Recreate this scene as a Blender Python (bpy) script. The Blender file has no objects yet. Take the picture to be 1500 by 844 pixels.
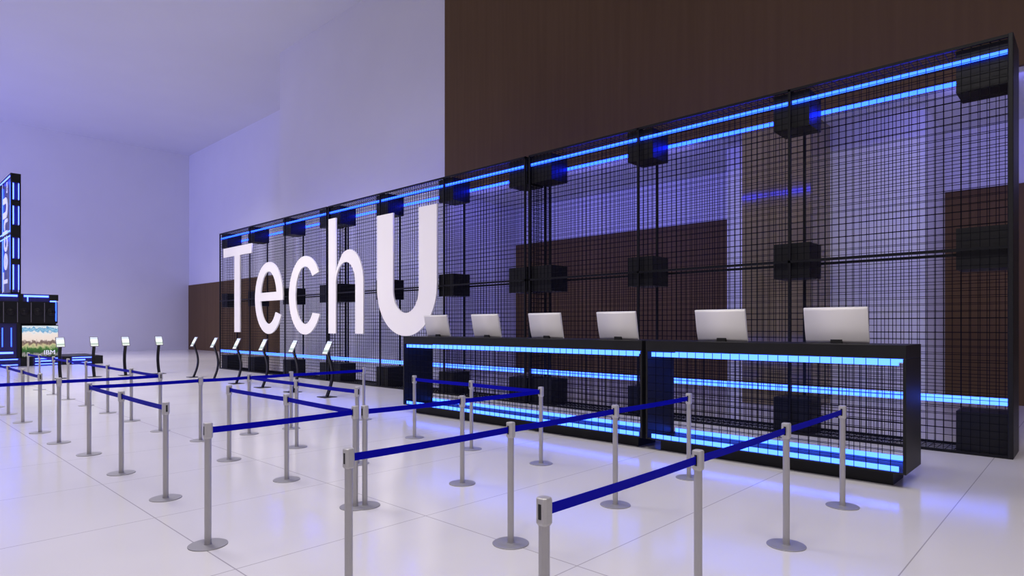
import bpy, math, random
from mathutils import Vector, Matrix
random.seed(4)
sc = bpy.context.scene
C = sc.collection
PI = math.pi

# ------------------------------------------------------------------ camera, world, lights, exposure
TH = math.radians(46.6)
cam_d = bpy.data.cameras.new('camera')
cam = bpy.data.objects.new('camera', cam_d); C.objects.link(cam)
cam_d.sensor_width = 36.0
cam_d.lens = 912.0 / 1500.0 * 36.0
cam_d.shift_y = (478.5 - 422.0) / 1500.0
cam_d.clip_start = 0.05; cam_d.clip_end = 300
cam.location = (0, 0, 1.715)
cam.rotation_euler = (PI / 2, 0, PI / 2 - TH)      # looks along (-cos TH, sin TH)
sc.camera = cam

sc.view_settings.view_transform = 'Standard'
sc.view_settings.look = 'None'
sc.view_settings.gamma = 1.0
sc.view_settings.exposure = 0.0
sc.view_settings.use_curve_mapping = False
sc.cycles.use_denoising = True
sc.cycles.max_bounces = 8
sc.cycles.diffuse_bounces = 4
sc.cycles.glossy_bounces = 4
sc.cycles.sample_clamp_indirect = 6.0
sc.cycles.caustics_reflective = False
sc.cycles.caustics_refractive = False

world = bpy.data.worlds.new('world'); sc.world = world
world.use_nodes = True
bg = world.node_tree.nodes['Background']
bg.inputs['Color'].default_value = (0.56, 0.48, 0.58, 1)
bg.inputs['Strength'].default_value = 0.58

def area(name, loc, size, power, color, target=None, sy=None):
    l = bpy.data.lights.new(name, 'AREA')
    l.shape = 'RECTANGLE' if sy else 'SQUARE'
    l.size = size
    if sy: l.size_y = sy
    l.energy = power; l.color = color
    o = bpy.data.objects.new(name, l); C.objects.link(o)
    o.location = loc
    if target is not None:
        d = Vector(target) - Vector(loc)
        o.rotation_euler = d.to_track_quat('-Z', 'Y').to_euler()
    return o
WARM = (1.0, 0.95, 0.92)
# downlights in the hall ceiling, above the queue
SPREAD = math.radians(115)
def down(name, loc, size, power, color=WARM):
    o = area(name, loc, size, power, color); o.data.spread = SPREAD; return o
down('downlight_queue', (-3, 1.0, 14.4), 3.0, 275)
down('downlight_mid', (-12, 2.0, 14.4), 3.0, 380)
down('downlight_far', (-22, 3.0, 14.4), 4.0, 850)
down('downlight_back', (-37, 8.0, 14.4), 6.0, 850, (1.0, 0.93, 0.90))
down('downlight_front', (4, 1, 14.4), 4.0, 330)
def fill_spot(name, loc, target, power, deg):
    o = area(name, loc, 1.2, power, WARM, target); o.data.spread = math.radians(deg); return o
fill_spot('added_fill_sign', (-15, -4, 13.5), (-18.5, 10.2, 2.5), 90, 60)  # added fill that brightens the sign letters, stands for no fixture
fill_spot('added_fill_desk', (0, -3, 13.5), (-4.0, 10.5, 2.0), 75, 60)  # added fill that brightens the pier, column and monitors, no fixture there
# added blue fill under the bulkhead to brighten the rear wall, no real fitting
area('added_blue_fill_rear', (-11.5, 14.05, 6.05), 8.5, 75, (0.22, 0.20, 1.0), (-11.5, 17.4, 3.6), 0.2)
area('added_blue_fill_rear', (2.0, 14.05, 6.05), 8.5, 75, (0.22, 0.20, 1.0), (2.0, 17.4, 3.6), 0.2)
# added blue fill, out of view on the left, tinting far wall and ceiling
area('added_blue_fill_left', (-38, -16, 3.0), 5.0, 2100, (0.25, 0.26, 1.0), (-49, 2, 12)).data.spread = math.radians(120)

# ------------------------------------------------------------------ materials
def mat(name, col, rough=0.5, metal=0.0, spec=0.5, em=None, es=1.0):
    m = bpy.data.materials.new(name); m.use_nodes = True
    b = m.node_tree.nodes['Principled BSDF']
    b.inputs['Base Color'].default_value = (*col, 1)
    b.inputs['Roughness'].default_value = rough
    b.inputs['Metallic'].default_value = metal
    b.inputs['Specular IOR Level'].default_value = spec
    if em:
        b.inputs['Emission Color'].default_value = (*em, 1)
        b.inputs['Emission Strength'].default_value = es
    return m
def N(m, t, **kw):
    n = m.node_tree.nodes.new(t)
    for k, v in kw.items(): setattr(n, k, v)
    return n
def L(m, a, b): m.node_tree.links.new(a, b)

def noise_tint(m, c1, c2, scale, axis=(1, 1, 1), rough_amt=None):
    b = m.node_tree.nodes['Principled BSDF']
    tc = N(m, 'ShaderNodeTexCoord'); mp = N(m, 'ShaderNodeMapping'); no = N(m, 'ShaderNodeTexNoise')
    mp.inputs['Scale'].default_value = axis
    no.inputs['Scale'].default_value = scale; no.inputs['Detail'].default_value = 4
    cr = N(m, 'ShaderNodeValToRGB')
    cr.color_ramp.elements[0].position = 0.3; cr.color_ramp.elements[0].color = (*c1, 1)
    cr.color_ramp.elements[1].position = 0.7; cr.color_ramp.elements[1].color = (*c2, 1)
    L(m, tc.outputs['Object'], mp.inputs['Vector']); L(m, mp.outputs['Vector'], no.inputs['Vector'])
    L(m, no.outputs['Fac'], cr.inputs['Fac']); L(m, cr.outputs['Color'], b.inputs['Base Color'])
    return m

M = {}
M['wall'] = noise_tint(mat('white_plaster_wall', (.72, .72, .75), 0.75), (.71, .71, .74), (.73, .73, .76), 0.6)
M['ceil'] = noise_tint(mat('ceiling_paint', (.7, .7, .74), 0.8), (.69, .69, .73), (.71, .71, .75), 0.4)
M['wood'] = noise_tint(mat('dark_brown_laminate', (.06, .035, .03), 0.6, spec=0.12), (.112, .067, .031), (.132, .081, .039), 2.2, (3, 3, .12))
M['wood_gloss'] = noise_tint(mat('polished_brown_laminate', (.06, .035, .03), 0.11, spec=0.6), (.20, .155, .08), (.27, .21, .11), 2.2, (3, 3, .12))
M['black'] = noise_tint(mat('black_laminate', (.012, .012, .013), 0.45, spec=0.25), (.009, .009, .0095), (.012, .012, .0125), 3)
M['frame'] = mat('black_powder_coated_steel', (.006, .006, .007), 0.5, spec=0.2)
M['wire'] = mat('black_wire', (.003, .003, .005), 0.6, spec=0.1)
M['led'] = mat('blue_led_strip', (.0, .0, .0), 0.5, em=(0.24, 0.76, 8.0), es=1.0)
M['led_wall'] = mat('blue_led_strip_upper', (.0, .0, .0), 0.5, em=(0.10, 0.50, 9.0), es=1.0)
M['led_rear'] = mat('blue_led_strip_rear', (.0, .0, .0), 0.5, em=(0.10, 0.50, 40.0), es=1.0)
M['led_booth'] = mat('bright_blue_tube', (.0, .0, .0), 0.5, em=(0.42, 0.80, 9.0), es=1.0)
M['led_booth_dim'] = mat('blue_tube', (.0, .0, .0), 0.5, em=(0.12, 0.40, 6.0), es=1.0)
M['steel'] = mat('brushed_stainless_steel', (.44, .43, .43), 0.42, metal=0.6)
M['disc'] = mat('dull_steel_base', (.33, .325, .345), 0.5, metal=0.35)
M['cap'] = mat('satin_aluminium_head', (.52, .51, .50), 0.5, metal=0.5)
M['slot'] = mat('black_slot', (.003, .003, .003), 0.6)
M['belt'] = mat('royal_blue_webbing', (.0005, .0003, .38), 0.6, spec=0.08)
M['letter'] = mat('white_letter_face', (.96, .93, .93), 0.5)
M['monitor'] = mat('silver_grey_monitor_shell', (.86, .84, .82), 0.5, metal=0.0)
M['monitor_screen'] = mat('monitor_glass', (.01, .01, .012), 0.1)
M['kiosk'] = mat('black_kiosk_metal', (.008, .007, .009), 0.45, spec=0.2)
M['rim'] = mat('grey_tablet_frame', (.16, .15, .19), 0.4)
M['bluepanel'] = mat('deep_blue_panel', (.015, .012, .10), 0.3)
M['blacktech'] = mat('speaker_black', (.008, .008, .010), 0.4, spec=0.2)
M['whitetext'] = mat('lit_white_lettering', (.8, .8, .85), 0.5, em=(.75, .75, 1.0), es=0.55)

# floor: large polished tiles with thin joints, 1.71 m grid
def floor_mat():
    m = mat('polished_white_tile', (.78, .765, .77), 0.16, spec=0.5)
    b = m.node_tree.nodes['Principled BSDF']
    g = N(m, 'ShaderNodeNewGeometry'); sp = N(m, 'ShaderNodeSeparateXYZ')
    L(m, g.outputs['Position'], sp.inputs[0])
    def joint(out, off, per, w):
        a = N(m, 'ShaderNodeMath', operation='ADD'); a.inputs[1].default_value = -off + per * 100
        d = N(m, 'ShaderNodeMath', operation='DIVIDE'); d.inputs[1].default_value = per
        f = N(m, 'ShaderNodeMath', operation='FRACT')
        s = N(m, 'ShaderNodeMath', operation='SUBTRACT'); s.inputs[1].default_value = 0.5
        ab = N(m, 'ShaderNodeMath', operation='ABSOLUTE')
        gt = N(m, 'ShaderNodeMath', operation='GREATER_THAN'); gt.inputs[1].default_value = 0.5 - w / per / 2
        L(m, out, a.inputs[0]); L(m, a.outputs[0], d.inputs[0]); L(m, d.outputs[0], f.inputs[0])
        L(m, f.outputs[0], s.inputs[0]); L(m, s.outputs[0], ab.inputs[0]); L(m, ab.outputs[0], gt.inputs[0])
        return gt.outputs[0]
    jx = joint(sp.outputs['X'], -1.01, 1.7165, .009)
    jy = joint(sp.outputs['Y'], 1.855, 1.705, .010)
    lt = N(m, 'ShaderNodeMath', operation='LESS_THAN'); lt.inputs[1].default_value = 4.4      # larger slabs beyond the second joint
    L(m, sp.outputs['Y'], lt.inputs[0])
    my = N(m, 'ShaderNodeMath', operation='MULTIPLY'); L(m, jy, my.inputs[0]); L(m, lt.outputs[0], my.inputs[1])
    mx = N(m, 'ShaderNodeMath', operation='MAXIMUM'); L(m, jx, mx.inputs[0]); L(m, my.outputs[0], mx.inputs[1])
    # a slight tone per tile
    no = N(m, 'ShaderNodeTexNoise'); no.inputs['Scale'].default_value = 0.35; no.inputs['Detail'].default_value = 3
    L(m, g.outputs['Position'], no.inputs['Vector'])
    cr = N(m, 'ShaderNodeValToRGB')
    cr.color_ramp.elements[0].position = .35; cr.color_ramp.elements[0].color = (.70, .685, .70, 1)
    cr.color_ramp.elements[1].position = .65; cr.color_ramp.elements[1].color = (.76, .74, .75, 1)
    L(m, no.outputs['Fac'], cr.inputs['Fac'])
    mix = N(m, 'ShaderNodeMix', data_type='RGBA')
    L(m, mx.outputs[0], mix.inputs[0]); L(m, cr.outputs['Color'], mix.inputs[6])
    mix.inputs[7].default_value = (.42, .40, .42, 1)
    L(m, mix.outputs[2], b.inputs['Base Color'])
    return m
M['floor'] = floor_mat()

# picture on the big screen: sky, clouds, skyline, park (u = local Y, v = local Z, both 0..1)
def screen_mat():
    m = mat('lit_city_picture', (0, 0, 0), 0.3)
    b = m.node_tree.nodes['Principled BSDF']
    tc = N(m, 'ShaderNodeTexCoord'); sp = N(m, 'ShaderNodeSeparateXYZ')
    L(m, tc.outputs['Generated'], sp.inputs[0])
    mp = N(m, 'ShaderNodeMapping'); mp.inputs['Scale'].default_value = (1, 2.2, 11)
    no = N(m, 'ShaderNodeTexNoise'); no.inputs['Scale'].default_value = 1.6; no.inputs['Detail'].default_value = 5
    L(m, tc.outputs['Generated'], mp.inputs['Vector']); L(m, mp.outputs['Vector'], no.inputs['Vector'])
    ms = N(m, 'ShaderNodeMapping'); ms.inputs['Scale'].default_value = (1, 11, 7)
    n2 = N(m, 'ShaderNodeTexNoise'); n2.inputs['Scale'].default_value = 1.0; n2.inputs['Detail'].default_value = 7
    L(m, tc.outputs['Generated'], ms.inputs['Vector']); L(m, ms.outputs['Vector'], n2.inputs['Vector'])
    # height wobble
    w = N(m, 'ShaderNodeMath', operation='MULTIPLY_ADD'); w.inputs[1].default_value = .34; w.inputs[2].default_value = -.17
    L(m, n2.outputs['Fac'], w.inputs[0])
    h = N(m, 'ShaderNodeMath', operation='ADD'); L(m, sp.outputs['Z'], h.inputs[0]); L(m, w.outputs[0], h.inputs[1])
    cr = N(m, 'ShaderNodeValToRGB'); e = cr.color_ramp
    e.elements[0].position = 0; e.elements[0].color = (.02, .05, .02, 1)
    e.elements[1].position = 1; e.elements[1].color = (.62, .72, .80, 1)
    for p, c in [(.07, (.30, .28, .28)), (.14, (.02, .07, .02)), (.26, (.05, .15, .03)), (.31, (.36, .42, .20)), (.37, (.62, .55, .30)),
                 (.41, (.30, .22, .16)), (.46, (.14, .09, .08)), (.50, (.30, .22, .20)), (.54, (.85, .72, .65)), (.72, (.86, .76, .72)), (.78, (.80, .80, .82)),
                 (.83, (.10, .34, .60)), (.88, (.35, .60, .78)), (.92, (.06, .28, .55)), (.96, (.75, .82, .86))]:
        x = e.elements.new(p); x.color = (*c, 1)
    L(m, h.outputs[0], cr.inputs['Fac'])
    L(m, cr.outputs['Color'], b.inputs['Emission Color'])
    b.inputs['Emission Strength'].default_value = 1.0
    return m
M['screen'] = screen_mat()

def tablet_mat():
    m = mat('lit_tablet_page', (0, 0, 0), 0.2)
    b = m.node_tree.nodes['Principled BSDF']
    tc = N(m, 'ShaderNodeTexCoord'); sp = N(m, 'ShaderNodeSeparateXYZ'); L(m, tc.outputs['UV'], sp.inputs[0])
    cr = N(m, 'ShaderNodeValToRGB'); e = cr.color_ramp
    e.interpolation = 'LINEAR'
    e.elements[0].position = 0; e.elements[0].color = (.75, .80, .72, 1)
    e.elements[1].position = 1; e.elements[1].color = (.30, .34, .50, 1)
    for p, c in [(.08, (.9, .95, .88)), (.12, (.30, .36, .32)), (.2, (.55, .62, .55)), (.26, (.32, .38, .34)), (.34, (.7, .8, .74)), (.42, (.9, 1, .97)), (.62, (.95, 1, 1)), (.74, (.8, .88, .95)), (.86, (.45, .5, .62)), (.93, (.75, .8, .92))]:
        x = e.elements.new(p); x.color = (*c, 1)
    L(m, sp.outputs['Y'], cr.inputs['Fac']); L(m, cr.outputs['Color'], b.inputs['Emission Color'])
    b.inputs['Emission Strength'].default_value = 1.3
    return m
M['tablet'] = tablet_mat()

# ------------------------------------------------------------------ mesh helpers
class MB:
    def __init__(s): s.v = []; s.f = []; s.sm = []
    def box(s, x0, x1, y0, y1, z0, z1):
        b = len(s.v)
        s.v += [(x0, y0, z0), (x1, y0, z0), (x1, y1, z0), (x0, y1, z0), (x0, y0, z1), (x1, y0, z1), (x1, y1, z1), (x0, y1, z1)]
        s.f += [(b, b+3, b+2, b+1), (b+4, b+5, b+6, b+7), (b, b+1, b+5, b+4), (b+1, b+2, b+6, b+5), (b+2, b+3, b+7, b+6), (b+3, b, b+4, b+7)]
        return s
    def lathe(s, prof, n=24, cx=0, cy=0, smooth=True, rot=0.0):
        b = len(s.v)
        for r, z in prof:
            for i in range(n):
                a = 2 * PI * i / n + rot
                s.v.append((cx + r * math.cos(a), cy + r * math.sin(a), z))
        for k in range(len(prof) - 1):
            for i in range(n):
                j = (i + 1) % n
                s.f.append((b + k*n + i, b + k*n + j, b + (k+1)*n + j, b + (k+1)*n + i))
                if smooth: s.sm.append(len(s.f) - 1)
        s.f.append(tuple(b + i for i in reversed(range(n))))
        s.f.append(tuple(b + (len(prof)-1)*n + i for i in range(n)))
        return s
    def prism(s, pts, z_list):                     # stack of same-count outlines: z_list = [(z, scale)]
        b = len(s.v); n = len(pts)
        for z, k in z_list:
            for x, y in pts: s.v.append((x*k, y*k, z))
        for q in range(len(z_list) - 1):
            for i in range(n):
                j = (i + 1) % n
                s.f.append((b + q*n + i, b + q*n + j, b + (q+1)*n + j, b + (q+1)*n + i))
        s.f.append(tuple(b + i for i in reversed(range(n))))
        s.f.append(tuple(b + (len(z_list)-1)*n + i for i in range(n)))
        return s
    def strip(s, path, w, t, up=(1, 0, 0)):        # ribbon with rectangular section along path in the YZ plane, width in X
        b = len(s.v); P = [Vector(p) for p in path]
        for i, p in enumerate(P):
            d = (P[min(i+1, len(P)-1)] - P[max(i-1, 0)]).normalized()
            n = d.cross(Vector(up)).normalized()
            for a, c in ((-w/2, -t/2), (w/2, -t/2), (w/2, t/2), (-w/2, t/2)):
                q = p + Vector(up) * a + n * c; s.v.append(tuple(q))
        for i in range(len(P) - 1):
            for k in range(4):
                j = (k + 1) % 4
                s.f.append((b + i*4 + k, b + i*4 + j, b + (i+1)*4 + j, b + (i+1)*4 + k))
        s.f.append((b+3, b+2, b+1, b)); e = b + (len(P)-1)*4; s.f.append((e, e+1, e+2, e+3))
        return s
    def mesh(s, name, m):
        me = bpy.data.meshes.new(name); me.from_pydata(s.v, [], s.f)
        for i in s.sm: me.polygons[i].use_smooth = True
        if m: me.materials.append(m)
        me.update(); return me

def link(name, me, parent=None, loc=(0, 0, 0), label=None):
    o = bpy.data.objects.new(name, me); C.objects.link(o); o.location = loc
    if parent: o.parent = parent
    if label: o['label'] = label
    return o
def bevel(o, w, seg=2):
    md = o.modifiers.new('bevel', 'BEVEL'); md.width = w; md.segments = seg; md.limit_method = 'ANGLE'; return o
def thing(name, label, cat, loc=(0, 0, 0), rz=0.0, group=None):
    o = bpy.data.objects.new(name, None); C.objects.link(o); o.location = loc; o.rotation_euler = (0, 0, rz)
    o['label'] = label; o['category'] = cat
    if group: o['group'] = group
    return o
def tag(o, label, cat, group=None):
    o['label'] = label; o['category'] = cat
    if group: o['group'] = group
    return o
def struct(name, me, label=None):
    o = link(name, me); o['kind'] = 'structure'
    o['label'] = label or name; o['category'] = name.split('_')[0]
    return o

# ------------------------------------------------------------------ the room
XL, YR, ZC = -50.0, 17.4, 14.6
XE, YE = 16.0, -24.0
struct('floor', MB().box(XL - .2, XE, YE, YR + .2, -.2, 0).mesh('floor', M['floor']), 'polished white tiled floor with thin grey joints')
struct('ceiling', MB().box(XL - .2, XE, YE, YR + .2, ZC, ZC + .2).mesh('ceiling', M['ceil']), 'high plain lavender tinted ceiling')
struct('wall_left', MB().box(XL - .2, XL, YE, YR + .2, 0, ZC).mesh('wall_left', M['wall']), 'tall plain far wall at the left end of the hall')
struct('wall_back', MB().box(XL, XE, YR, YR + .2, 0, ZC).mesh('wall_back', M['wall']), 'plain rear wall behind the black mesh wall')
struct('wall_block', MB().box(-28.1, -16.2, 13.8, YR, 0, ZC).mesh('wall_block', M['wall']), 'pale floor to ceiling wall block behind the sign letters')
struct('wall_pier', MB().box(-6.83, -2.62, 15.1, YR, 0, 6.22).mesh('wall_pier', M['wall']), 'pale pier behind the right part of the mesh wall')
bulk = MB().box(-16.2, XE, 13.8, 13.9, 6.22, ZC)
struct('wall_bulkhead', bulk.mesh('wall_bulkhead', M['wood']), 'dark brown panelled upper wall above the mesh wall')
struct('ceiling_soffit', MB().box(-16.2, XE, 13.9, YR, 6.22, 6.4).mesh('ceiling_soffit', M['wall']), 'plain soffit under the brown upper wall')
struct('trim_1', MB().box(XL, -28.1, YR - .05, YR, 0, 4.82).mesh('trim_1', M['wood']), 'low dark brown panelling left of the mesh wall')
struct('trim_2', MB().box(-16.2, -6.83, YR - .05, YR, 0, 4.82).mesh('trim_2', M['wood']), 'low dark brown panelling seen through the middle of the mesh wall')
struct('trim_3', MB().box(-2.62, XE, YR - .05, YR, 0, 4.82).mesh('trim_3', M['wood']), 'low dark brown panelling at the right edge')
struct('wall_column', MB().box(-5.89, -4.42, 13.8, 15.1, 0, 6.22).mesh('wall_column', M['wood_gloss']), 'polished brown column behind the mesh wall')

# ------------------------------------------------------------------ mesh wall
YF, YB, ZT = 10.25, 10.98, 5.5
T = .04
W_ = .0036
def wires_xz(mb, x0, x1, z0, z1, y, sx, sz, w=W_):
    n = max(1, round((x1 - x0) / sx)); m = max(1, round((z1 - z0) / sz))
    for i in range(1, n): x = x0 + (x1 - x0) * i / n; mb.box(x - w, x + w, y - w, y + w, z0, z1)
    for j in range(1, m): z = z0 + (z1 - z0) * j / m; mb.box(x0, x1, y - w, y + w, z - w, z + w)
def wires_yz(mb, x, y0, y1, z0, z1, s, w=W_):
    n = max(1, round((y1 - y0) / s)); m = max(1, round((z1 - z0) / s))
    for i in range(1, n): y = y0 + (y1 - y0) * i / n; mb.box(x - w, x + w, y - w, y + w, z0, z1)
    for j in range(1, m): z = z0 + (z1 - z0) * j / m; mb.box(x - w, x + w, y0, y1, z - w, z + w)
def wires_xy(mb, x0, x1, y0, y1, z, s, w=W_):
    n = max(1, round((x1 - x0) / s)); m = max(1, round((y1 - y0) / s))
    for i in range(1, n): x = x0 + (x1 - x0) * i / n; mb.box(x - w, x + w, y0, y1, z - w, z + w)
    for j in range(1, m): y = y0 + (y1 - y0) * j / m; mb.box(x0, x1, y - w, y + w, z - w, z + w)

CUBE = bevel(link('cube_tmp', MB().box(-.28, .28, -.28, .28, -.28, .28).mesh('cube_box', M['black'])), .004).data
bpy.data.objects.remove(bpy.data.objects['cube_tmp'])

def mesh_unit(x0, label, solid_right=False):
    x1 = x0 + 8.37
    t = thing('mesh_wall_unit', label, 'partition', (x0, YF, 0))
    o = lambda x: x - x0
    fr = MB(); D = YB - YF
    xs = [0, 2.79, 5.58, 8.37]
    h = T / 2
    for y in (h, D - h):
        for i, x in enumerate(xs):
            c = x + h if i == 0 else (x - h if i == 3 else x)
            fr.box(c - h, c + h, y - h, y + h, 0, ZT)
        for z in (h, 2.75, ZT - h):
            fr.box(0, 8.37, y - h, y + h, z - h, z + h)
    for i, x in enumerate(xs):
        c = x + h if i == 0 else (x - h if i == 3 else x)
        for z in (h, ZT - h): fr.box(c - h, c + h, h, D - h, z - h, z + h)
    link('frame', fr.mesh('frame', M['frame']), t)
    for i in range(3):
        a, b = xs[i] + (T if i == 0 else h), xs[i+1] - (T if i == 2 else h)
        for y in (h - .005, D - h + .005):
            for z0, z1 in ((T, 2.73), (2.77, ZT - T)):
                mb = MB(); wires_xz(mb, a, b, z0, z1, y, .0995, .0995)
                link('wire_panel', mb.mesh('wire_panel', M['wire']), t)
        for z in (h, ZT - h):
            mb = MB(); wires_xy(mb, a, b, T, D - T, z, .0995)
            link('top_grille' if z > 1 else 'floor_grille', mb.mesh('grille', M['wire']), t)
    mb = MB(); wires_yz(mb, h, T, D - T, T, ZT - T, .0995); link('end_grille', mb.mesh('end_grille', M['wire']), t)
    if solid_right:
        bevel(link('end_panel', MB().box(8.37 - .055, 8.37 + .005, -.005, D + .005, 0, ZT + .01).mesh('end_panel', M['black']), t), .012)
    else:
        mb = MB(); wires_yz(mb, 8.37 - h, T, D - T, T, ZT - T, .0995); link('end_grille', mb.mesh('end_grille', M['wire']), t)
    # black cube boxes at every crossing
    cy = D / 2
    for i, x in enumerate(xs):
        cx = x + .30 if i == 0 else (x - (.335 if solid_right else .30) if i == 3 else x)
        for z in (.285, 2.77, 5.18):
            link('cube_box', CUBE, t, (cx, cy, z))
    # light strips: along the top front, along the top rear, along the low front
    for i in range(3):
        a, b = xs[i] + .03, xs[i+1] - (.06 if (i == 2) else .03)
        link('led_strip', MB().box(a, b, .045, .06, 5.262, 5.318).mesh('led_strip', M['led_wall']), t)
        link('led_strip', MB().box(a, b, .045, .06, .682, .775).mesh('led_strip', M['led']), t)
        link('led_strip', MB().box(a, b, D - .06, D - .045, 5.19, 5.25).mesh('led_strip', M['led_rear']), t)
    return t
mesh_unit(-26.12, 'leftmost black wire mesh wall unit, behind the white T, e and c')
mesh_unit(-17.66, 'middle black wire mesh wall unit, behind the white h and U')
mesh_unit(-9.19, 'nearest right black wire mesh wall unit ending in a solid black panel', True)

# ------------------------------------------------------------------ TechU letters
def arc(cx, cz, rx, rz, a0, a1, n=40):
    return [(cx + rx * math.cos(math.radians(a0 + (a1 - a0) * i / n)), cz + rz * math.sin(math.radians(a0 + (a1 - a0) * i / n))) for i in range(n + 1)]
def letter_outlines():
    S = {}
    S['T'] = [[(-25.61, 4.83), (-25.61, 4.47), (-24.56, 4.47), (-24.56, 1.5), (-24.05, 1.5), (-24.05, 4.47), (-23.02, 4.47), (-23.02, 4.83)]]
    cx, cz = -21.65, 2.74
    S['e'] = [[(-20.56, 2.64)] + arc(cx, cz, 1.09, 1.29, 4, 331) + arc(cx, cz, .64, .93, 326, 187) + [(-22.29, 2.64)],
              [(-22.27, 2.94)] + arc(cx, cz, .62, .95, 167, 12) + [(-21.05, 2.94)]]
    cx, cz = -19.04, 2.745
    S['c'] = [arc(cx, cz, 1.09, 1.295, 34, 331) + arc(cx, cz, .63, .95, 322, 40)]
    S['h'] = [[(-17.55, 5.07), (-17.55, 1.5), (-17.12, 1.5), (-17.12, 2.95)] + arc(-16.58, 3.0, .54, .67, 172, 0, 24) + [(-16.04, 1.5), (-15.61, 1.5)]
              + arc(-16.40, 3.0, .79, 1.03, 0, 118, 30) + [(-17.0, 3.62), (-17.12, 3.40), (-17.12, 5.07)]]
    S['U'] = [[(-14.92, 4.85)] + arc(-13.605, 2.78, 1.315, 1.32, 180, 360, 48) + [(-12.29, 4.85), (-13.02, 4.85)] + arc(-13.59, 2.72, .57, .64, 0, -180, 40) + [(-14.16, 4.85)]]
    return S
def extrude_outline(name, loops, depth, m, to3d):
    cu = bpy.data.curves.new(name, 'CURVE'); cu.dimensions = '2D'; cu.fill_mode = 'BOTH'; cu.extrude = depth / 2
    for lp in loops:
        s = cu.splines.new('POLY'); s.points.add(len(lp) - 1)
        for p, q in zip(s.points, lp): p.co = (q[0], q[1], 0, 1)
        s.use_cyclic_u = True
    o = bpy.data.objects.new(name, cu); C.objects.link(o)
    dg = bpy.context.evaluated_depsgraph_get(); dg.update()
    me = bpy.data.meshes.new_from_object(o.evaluated_get(dg))
    bpy.data.objects.remove(o); bpy.data.curves.remove(cu)
    me.transform(to3d); me.name = name
    me.materials.clear(); me.materials.append(m)
    return me
FRONT = Matrix(((1, 0, 0, 0), (0, 0, -1, 0), (0, 1, 0, 0), (0, 0, 0, 1)))      # (x, y, z) -> (x, -z, y): faces -Y
OUT = letter_outlines()
for ch, lab in (('T', 'tall white capital T letter at the left end of the mesh wall'), ('e', 'white lowercase e letter after the T on the mesh wall'),
                ('c', 'white lowercase c letter in the middle of the sign'), ('h', 'white lowercase h letter before the bold U'),
                ('U', 'bold thick white capital U letter ending the sign')):
    loops = OUT[ch]; ox = loops[0][0][0]
    loops = [[(x - ox, z) for x, z in lp] for lp in loops]
    me = extrude_outline('sign_letter', loops, .045, M['letter'], FRONT)
    o = link('sign_letter', me, None, (ox, YF - .024, 0)); tag(o, lab, 'letter', 'white sign letters on the mesh wall')

# ------------------------------------------------------------------ service counters
def counter(x0, x1, label):
    t = thing('service_counter', label, 'counter', (x0, 7.57, 0)); w = x1 - x0; d = .74; z0, z1 = .155, 1.518
    bevel(link('worktop', MB().box(0, w, 0, d, 1.372, z1).mesh('worktop', M['black']), t), .004)
    for a in (0, w - .03):
        bevel(link('end_panel', MB().box(a, a + .03, 0, d, z0, 1.371).mesh('end_panel', M['black']), t), .003)
    link('bottom_board', MB().box(.03, w - .03, .005, d - .005, z0, z0 + .018).mesh('bottom_board', M['black']), t)
    link('plinth', MB().box(.15, w - .15, .15, d - .12, 0, z0).mesh('plinth', M['black']), t)
    for y in (.02, d - .02):
        mb = MB(); wires_xz(mb, .03, w - .03, z0 + .018, 1.37, y, .12, .105, .003)
        link('wire_panel', mb.mesh('wire_panel', M['wire']), t)
    for y in (.03, d - .045):
        for a, b in ((1.300, 1.360), (.174, .228)):
            link('led_strip', MB().box(.075, w - .075, y, y + .015, a, b).mesh('led_strip', M['led']), t)
    return t
counter(-10.16, -4.66, 'long black service counter with four monitors and glowing blue strips')
counter(-4.60, -1.48, 'short black service counter with two monitors, nearest the right')

# ------------------------------------------------------------------ monitors on the counters
def monitor_meshes():
    # profile across the shell (y, z): flat back facing -Y, curving under towards the screen at the bottom
    W2 = .342; H = .425
    shell = MB()
    prof = []
    for i in range(13):
        z = H * i / 12
        k = max(0, 1 - z / (H * .42))
        prof.append((-.030 + .020 * k ** 1.6, z))
    n = len(prof)
    for x in (-W2, W2):
        for y, z in prof: shell.v.append((x, y, z))
        for y, z in prof: shell.v.append((x, .006, z))
    o2 = 2 * n
    for i in range(n - 1):
        shell.f.append((i + 1, i, o2 + i, o2 + i + 1)); shell.sm.append(len(shell.f) - 1)
        shell.f.append((n + i, n + i + 1, o2 + n + i + 1, o2 + n + i))
        shell.f.append((i, i + 1, n + i + 1, n + i)); shell.f.append((o2 + i + 1, o2 + i, o2 + n + i, o2 + n + i + 1))
    shell.f.append((n - 1, o2 + n - 1, o2 + 2*n - 1, 2*n - 1)); shell.f.append((0, n, o2 + n, o2))
    return shell.mesh('shell', M['monitor']), MB().box(-.325, .325, .0065, .010, .018, H - .016).mesh('screen', M['monitor_screen'])
shell_me, mscreen_me = monitor_meshes()
foot_me = MB().lathe([(.055, 0), (.055, .012), (.045, .02), (.03, .024)], 24, 0, .0).mesh('foot', M['slot'])
notch_me = MB().box(-.062, .062, -.044, -.004, 0.0, .046).mesh('stand_notch', M['slot'])
where = ['at the far left end of the long counter', 'second from the left on the long counter', 'third from the left on the long counter',
         'at the right end of the long counter', 'at the left end of the short counter', 'on the right of the short counter']
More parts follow.
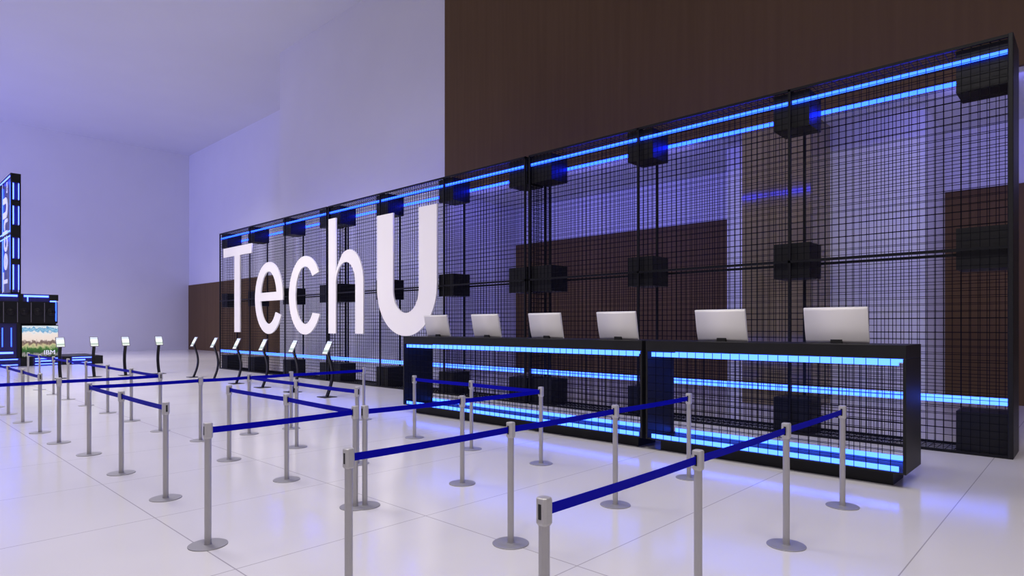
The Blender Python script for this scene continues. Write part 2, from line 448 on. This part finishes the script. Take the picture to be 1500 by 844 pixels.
for (a, b), wh in zip([(-9.82, -9.13), (-8.45, -7.74), (-7.02, -6.34), (-5.63, -4.92), (-3.99, -3.31), (-2.585, -1.91)], where):
    t = thing('computer_monitor', 'silver grey monitor seen from behind ' + wh, 'monitor', ((a + b) / 2, 7.93, 1.518), 0, 'monitors on the counters')
    s = link('shell', shell_me, t, (0, 0, .004)); s.rotation_euler = (math.radians(11), 0, 0)
    q = link('screen', mscreen_me, t, (0, 0, .004)); q.rotation_euler = (math.radians(11), 0, 0)
    link('foot', foot_me, t, (0, .035, 0), 'black foot')
    link('stand_notch', notch_me, t, (0, .0, 0), 'black notch')

# ------------------------------------------------------------------ belt stanchions
SQ, CH = .0305, .012
oct_pts = [(-SQ + CH, -SQ), (SQ - CH, -SQ), (SQ, -SQ + CH), (SQ, SQ - CH), (SQ - CH, SQ), (-SQ + CH, SQ), (-SQ, SQ - CH), (-SQ, -SQ + CH)]
base_me = MB().lathe([(.144, 0), (.145, .002), (.145, .006), (.143, .0075), (.030, .0085), (.028, .014), (.026, .014)], 48, smooth=False).mesh('base', M['disc'])
pole_me = MB().lathe([(.0255, .012), (.0255, .842)], 12, smooth=False, rot=PI / 12).mesh('pole', M['steel'])
head_me = MB().prism(oct_pts, [(.836, .78), (.848, 1.0), (.951, 1.0), (.957, .95), (.960, .82)]).mesh('head', M['cap'])
slot_me = MB().box(-.0085, .0085, -.0314, .0314, .866, .934).mesh('belt_slot', M['slot'])
POST = {}
def post(key, x, y, label, along='Y'):
    t = thing('belt_stanchion', label, 'stanchion', (x, y, 0), 0 if along == 'Y' else PI / 2, 'silver queue stanchions')
    link('base', base_me, t); link('pole', pole_me, t); link('head', head_me, t); link('belt_slot', slot_me, t, (0, 0, 0), 'black slot for the belt')
    POST[key] = t; return t
def belt(a, b, sag=.004):
    A, B = POST[a], POST[b]
    p = Vector(A.location); q = Vector(B.location); d = (q - p); ln = d.length; ang = math.atan2(d.y, d.x)
    z0, z1 = .876, .925
    mb = MB(); n = 8; s0, s1 = .026, ln - .026
    for i in range(n + 1):
        u = s0 + (s1 - s0) * i / n; k = -4 * sag * (i / n) * (1 - i / n)
        for yy, z in ((-.0012, z0), (.0012, z0), (.0012, z1), (-.0012, z1)): mb.v.append((u, yy, z + k))
    for i in range(n):
        for k in range(4): j = (k + 1) % 4; mb.f.append((i*4 + k, i*4 + j, (i+1)*4 + j, (i+1)*4 + k))
    mb.f.append((3, 2, 1, 0)); mb.f.append((n*4, n*4+1, n*4+2, n*4+3))
    o = link('belt', mb.mesh('belt', M['belt']), A, (0, 0, 0), 'royal blue belt')
    o.rotation_euler = (0, 0, ang - A.rotation_euler.z)
PF = 'silver stanchion with blue belt, '
post('A1', -1.79, 2.10, PF + 'nearest and tallest in view, its foot out of frame')
post('A2', -1.79, 3.55, PF + 'second in the rightmost line, foot out of frame')
post('A3', -1.79, 5.02, PF + 'third in the rightmost line, in front of the short counter')
post('A4', -1.79, 6.48, PF + 'last in the rightmost line, by the short counter end')
post('B1', -3.39, 2.11, PF + 'with open black slot, foot cut off at lower centre left')
post('B2', -3.39, 3.57, PF + 'with full round foot at lower centre, before the long counter')
post('B3', -3.39, 5.03, PF + 'before the gap between the two counters')
post('B4', -3.39, 6.50, PF + 'close to the left part of the short counter')
post('C1', -5.09, 1.91, PF + 'first of the third line, large round foot lower left')
post('C2', -5.155, 3.28, PF + 'left one of the touching pair')
post('C3', -5.115, 3.36, PF + 'right one of the touching pair')
post('C4', -5.07, 4.57, PF + 'left of the corner post, in front of the long counter')
post('C5', -5.09, 5.91, PF + 'at the sharp belt corner before the long counter')
post('D1', -7.70, 5.95, PF + 'at the left end of the long counter')
post('D2', -6.40, 5.94, PF + 'right beside the long counter, behind the crossing belt')
post('E1', -8.15, 3.32, PF + 'open end of the belt leading to the touching pair', 'X')
post('E2', -6.62, 3.33, PF + 'midway on the belt leading to the touching pair', 'X')
post('F1', -9.88, 4.34, PF + 'where two belts meet below the white letter e', 'X')
post('F2', -8.31, 4.33, PF + 'mid post of the belt row below letters c and h', 'X')
post('F3', -6.76, 4.33, PF + 'closed end post seen just above the touching pair', 'X')
post('G1', -9.86, 2.17, PF + 'at the left belt corner where a long belt folds back', 'X')
post('G2', -9.85, 3.59, PF + 'standing alone midway on the long far belt')
post('G3', -9.90, 5.06, PF + 'behind the belt row, below the letters e and c')
post('G4', -9.90, 6.48, PF + 'last post of the long belt, before the mesh wall')
post('H1', -8.32, 2.15, PF + 'middle post of the left near belt row', 'X')
post('H2', -6.78, 2.14, PF + 'right end of the left near row, black slot facing right', 'X')
post('I0', -11.18, 0.60, PF + 'start of the far left belt, outside the frame')
post('I1', -11.16, 2.08, PF + 'on the far left belt below the first tablet kiosk')
post('I2', -11.22, 3.46, PF + 'at the far corner below the fourth tablet kiosk', 'X')
post('J1', -12.46, 2.07, PF + 'right end of the far left row', 'X')
post('J2', -14.02, 2.08, PF + 'second from the right in the far left row', 'X')
post('J3', -15.53, 2.08, PF + 'third from the right in the far left row', 'X')
post('J4', -17.05, 2.08, PF + 'at the left picture edge, only its foot in view', 'X')
kl = ['first left of the far corner post', 'second left of the far corner post', 'third left of the far corner post', 'fourth left of the far corner post',
      'fifth left of the far corner post', 'sixth left of the far corner post', 'farthest left of the far corner post']
KX = [-12.81, -14.34, -16.01, -17.67, -19.22, -20.94, -22.55]
for i, (x, lb) in enumerate(zip(KX, kl)): post('K%d' % (i + 1), x, 3.47, PF + lb, 'X')
for ch in (['A1', 'A2', 'A3', 'A4'], ['B1', 'B2', 'B3', 'B4'], ['C1', 'C2'], ['C3', 'C4', 'C5'], ['D1', 'D2', 'C5'], ['E1', 'E2', 'C2'],
           ['F1', 'F2', 'F3'], ['G1', 'G2', 'F1', 'G3', 'G4'], ['G1', 'H1', 'H2'], ['I0', 'I1', 'I2'], ['J4', 'J3', 'J2', 'J1'],
           ['K7', 'K6', 'K5', 'K4', 'K3', 'K2', 'K1', 'I2']):
    for a, b in zip(ch, ch[1:]): belt(a, b)

# ------------------------------------------------------------------ tablet kiosks
kb = MB(); R = .03
kb.box(-.19, .19, -.17, .17, 0, .012)
kbase = kb.mesh('base_plate', M['kiosk'])
path = []
for i in range(17):
    u = i / 16; z = .012 + 1.05 * u
    y = .13 * math.sin(PI * min(1, u * 1.02)) ** 1.0 + .03 * u
    path.append((0, y, z))
path.append((0, .02, 1.12))
kpost = MB().strip(path, .09, .04).mesh('curved_post', M['kiosk'])
tab_frame = MB().box(-.126, .126, -.011, .011, -.184, .184).mesh('tablet_frame', M['rim'])
ts = MB(); ts.v = [(-.132, -.0125, -.165), (.132, -.0125, -.165), (.132, -.0125, .165), (-.132, -.0125, .165)]; ts.f = [(0, 1, 2, 3)]
tab_screen = MB().box(-.106, .106, -.0135, -.010, -.164, .164).mesh('tablet_screen', M['tablet'])
uvl = tab_screen.uv_layers.new(name='UVMap')
for lp in tab_screen.loops:
    v = tab_screen.vertices[lp.vertex_index].co; uvl.data[lp.index].uv = ((v.x + .106) / .212, (v.z + .164) / .328)
def kiosk(x, y, rz, label, grp):
    t = thing('tablet_kiosk', label, 'kiosk', (x, y, 0), rz, grp)
    bevel(link('base_plate', kbase, t), .01)
    link('curved_post', kpost, t)
    f = bevel(link('tablet_frame', tab_frame, t, (0, .02, 1.20)), .008); f.rotation_euler = (math.radians(-26), 0, 0)
    link('tablet_screen', tab_screen, f, (0, 0, 0), 'lit white screen')
n4 = ['leftmost of the four, beside the picture screen', 'second of the four', 'third of the four', 'rightmost of the four, near the room corner']
for y, lb in zip([4.68, 5.63, 6.57, 7.64], n4): kiosk(-24.9, y, PI / 2, 'black tablet kiosk facing the viewer, ' + lb, 'tablet kiosks facing the viewer')
n6 = ['leftmost, before the brown panelling', 'second from the left, beside the mesh wall end', 'below the white T', 'below the white e', 'below the white c', 'below the white h, nearest']
for x, lb in zip([-22.3, -20.6, -18.88, -17.13, -15.38, -13.66], n6): kiosk(x, 7.9, 0, 'black tablet kiosk seen side on, ' + lb, 'tablet kiosks seen from the side')

# ------------------------------------------------------------------ exhibition booth on the left
FX = -33.8
bt = thing('exhibition_booth', 'black exhibition booth outlined in blue light with a tall sign tower, far left', 'booth', (FX, 0, 0))
def B(name, x0, x1, y0, y1, z0, z1, m, parent=bt, bev=0, label=None):
    o = link(name, MB().box(x0, x1, y0, y1, z0, z1).mesh(name, M[m]), parent, (0, 0, 0), label)
    if bev: bevel(o, bev)
    return o
# platform, set back behind its light strips, with black corner cubes
B('platform', -3.2, -.06, .5, 7.98, 0, .37, 'black')
B('platform_face', -.06, -.04, .5, 7.98, 0.01, .36, 'bluepanel')
for y in (1.6, 4.95, 6.42, 7.66): B('corner_cube', -.3, 0, y, y + .42 if y < 6 else y + .33, 0, .37, 'black', bev=.01)
for a, b in ((2.1, 4.85), (5.45, 6.38), (6.8, 7.6)):
    B('led_strip', -.035, -.02, a, b, .285, .325, 'led_booth'); B('led_strip', -.035, -.02, a, a + (b - a) * .62, .175, .225, 'led_booth'); B('led_strip', -.035, -.02, a, b, .05, .085, 'led_booth')
B('rear_frame', -2.6, -.3, 2.0, 6.25, .37, 3.1, 'black')
B('side_panel', -.3, -.08, 2.0, 4.86, .37, 1.85, 'bluepanel')
B('corner_cube', -.3, -.02, 4.82, 4.95, .37, 1.85, 'black')
B('led_strip', -.08, -.06, 2.2, 4.7, .55, .63, 'led_booth')
for y in (3.9, 4.32, 4.62): B('led_strip', -.08, -.07, y, y + .035, .85, 1.66, 'led_booth_dim')
# speaker band
B('speaker_band', -.3, 0, 2.0, 6.25, 1.85, 2.80, 'blacktech', bev=.01)
for i in range(9):
    y = 2.25 + i * .47
    sp = MB().lathe([(.17, 0), (.17, .02), (.13, .035), (.05, .02), (.04, .045), (.01, .05)], 28).mesh('speaker_cone', M['kiosk'])
    o = link('speaker_cone', sp, bt, (.0, y, 2.35)); o.rotation_euler = (0, PI / 2, 0)
    B('speaker_divider', 0, .012, y + .225, y + .245, 1.9, 2.76, 'rim')
B('led_strip', -.02, .015, 6.17, 6.21, 1.95, 2.80, 'led_booth_dim')
# upper beam
B('upper_beam', -.3, -.05, 2.0, 6.0, 2.80, 3.13, 'bluepanel')
B('corner_cube', -.3, 0.0, 4.88, 5.02, 2.80, 3.13, 'black'); B('corner_cube', -.3, 0.0, 5.96, 6.28, 2.86, 3.13, 'black', bev=.01)
B('led_strip', -.05, -.02, 2.0, 4.84, 3.0, 3.08, 'led_booth'); B('led_strip', -.05, -.02, 5.06, 5.93, 3.0, 3.08, 'led_booth')
B('led_strip', -.05, -.02, 5.98, 6.2, 2.80, 2.86, 'led_booth'); B('led_strip', -.05, -.02, 5.17, 5.21, 2.80, 3.0, 'led_booth')
# tower
TZ0, TZ1, TY0, TY1, TX = 3.13, 8.28, 4.63, 4.92, -2.75
tf = MB()
for x in (TX, 0):
    for y in (TY0, TY1): tf.box(x - .03, x + .03, y - .03, y + .03, TZ0, TZ1)
for z in (TZ0 + .03, TZ1 - .03, 5.72):
    for y in (TY0, TY1): tf.box(TX, 0, y - .03, y + .03, z - .03, z + .03)
    for x in (TX, 0): tf.box(x - .03, x + .03, TY0, TY1, z - .03, z + .03)
link('tower_frame', tf.mesh('tower_frame', M['frame']), bt)
B('tower_core', TX + .05, -.05, TY0 + .06, TY1 - .06, TZ0, TZ1 - .05, 'bluepanel')
for z, s in ((8.08, .19), (7.02, .12), (5.80, .26), (4.50, .12)):
    B('corner_cube', -.1, .05, TY0 - .02, TY1 + .02, z - s, z + s, 'black', bev=.01)
for z0, z1 in ((7.17, 7.86), (6.1, 6.88), (4.65, 5.5), (3.3, 4.36)):
    B('led_strip', -.02, .02, TY0 + .045, TY0 + .085, z0, z1, 'led_booth'); B('led_strip', -.02, .02, TY1 - .06, TY1 - .01, z0, z1, 'led_booth')
for a, b in ((TX + .1, TX + .22), (-.62, -.5)):
    B('led_strip', a, b, TY0 + .03, TY0 + .05, TZ0 + .2, TZ1 - .3, 'led_booth_dim')
for z in (8.16, 5.82, 5.60): B('led_strip', TX + .1, -.1, TY0 - .045, TY0 - .03, z - .025, z + .025, 'led_booth')
# tower lettering, reading upwards
SC = 0.42
def rot_letter(ch, off):                           # letter coordinates -> turned a quarter turn to read upwards
    o2 = []
    for lp in OUT[ch]:
        o2.append([(-(z - 1.5) * SC * .75, (x - off) * SC * .81) for x, z in lp])
    return o2
zb = 3.25
for ch, adv in (('T', 0), ('e', 0), ('c', 0), ('h', 0), ('U', 0)):
    xs_ = [p[0] for lp in OUT[ch] for p in lp]
    me = extrude_outline('sign_letter', rot_letter(ch, min(xs_)), .03, M['whitetext'], FRONT)
    link('sign_letter', me, bt, (-.85, TY0 - .025, zb))
    zb += (max(xs_) - min(xs_)) * SC * .81 + .07
fc = bpy.data.curves.new('small_lettering', 'FONT'); fc.body = 'Brasil'; fc.size = .22; fc.extrude = .01
fo = bpy.data.objects.new('small_lettering_tmp', fc); C.objects.link(fo)
dg = bpy.context.evaluated_depsgraph_get(); dg.update()
fm = bpy.data.meshes.new_from_object(fo.evaluated_get(dg)); bpy.data.objects.remove(fo)
fm.transform(FRONT @ Matrix.Rotation(PI / 2, 4, 'Z')); fm.materials.clear(); fm.materials.append(M['whitetext'])
link('small_lettering', fm, bt, (-.9, TY0 - .02, zb + .08))

# picture screen standing in front of the booth's right half
vs = thing('video_screen', 'bright video screen showing a city skyline and park, below the black speaker band', 'screen', (FX + .02, 4.98, .37))
link('screen_housing', MB().box(-.10, -.012, 0, 1.29, 0, 1.42).mesh('screen_housing', M['black']), vs)
link('screen_picture', MB().box(-.012, .0, .01, 1.28, .03, 1.38).mesh('screen_picture', M['screen']), vs, (0, 0, 0), 'lit city picture')
fc = bpy.data.curves.new('logo', 'FONT'); fc.body = 'IBM'; fc.size = .27; fc.extrude = .002; fc.offset = 0.0
fo = bpy.data.objects.new('logo_tmp', fc); C.objects.link(fo)
dg = bpy.context.evaluated_depsgraph_get(); dg.update()
fm = bpy.data.meshes.new_from_object(fo.evaluated_get(dg)); bpy.data.objects.remove(fo)
fm.transform(Matrix(((0, 0, 1, 0), (1, 0, 0, 0), (0, 1, 0, 0), (0, 0, 0, 1)))); fm.materials.clear(); fm.materials.append(M['whitetext'])
link('logo_lettering', fm, vs, (.003, .76, .12), 'white lettering')
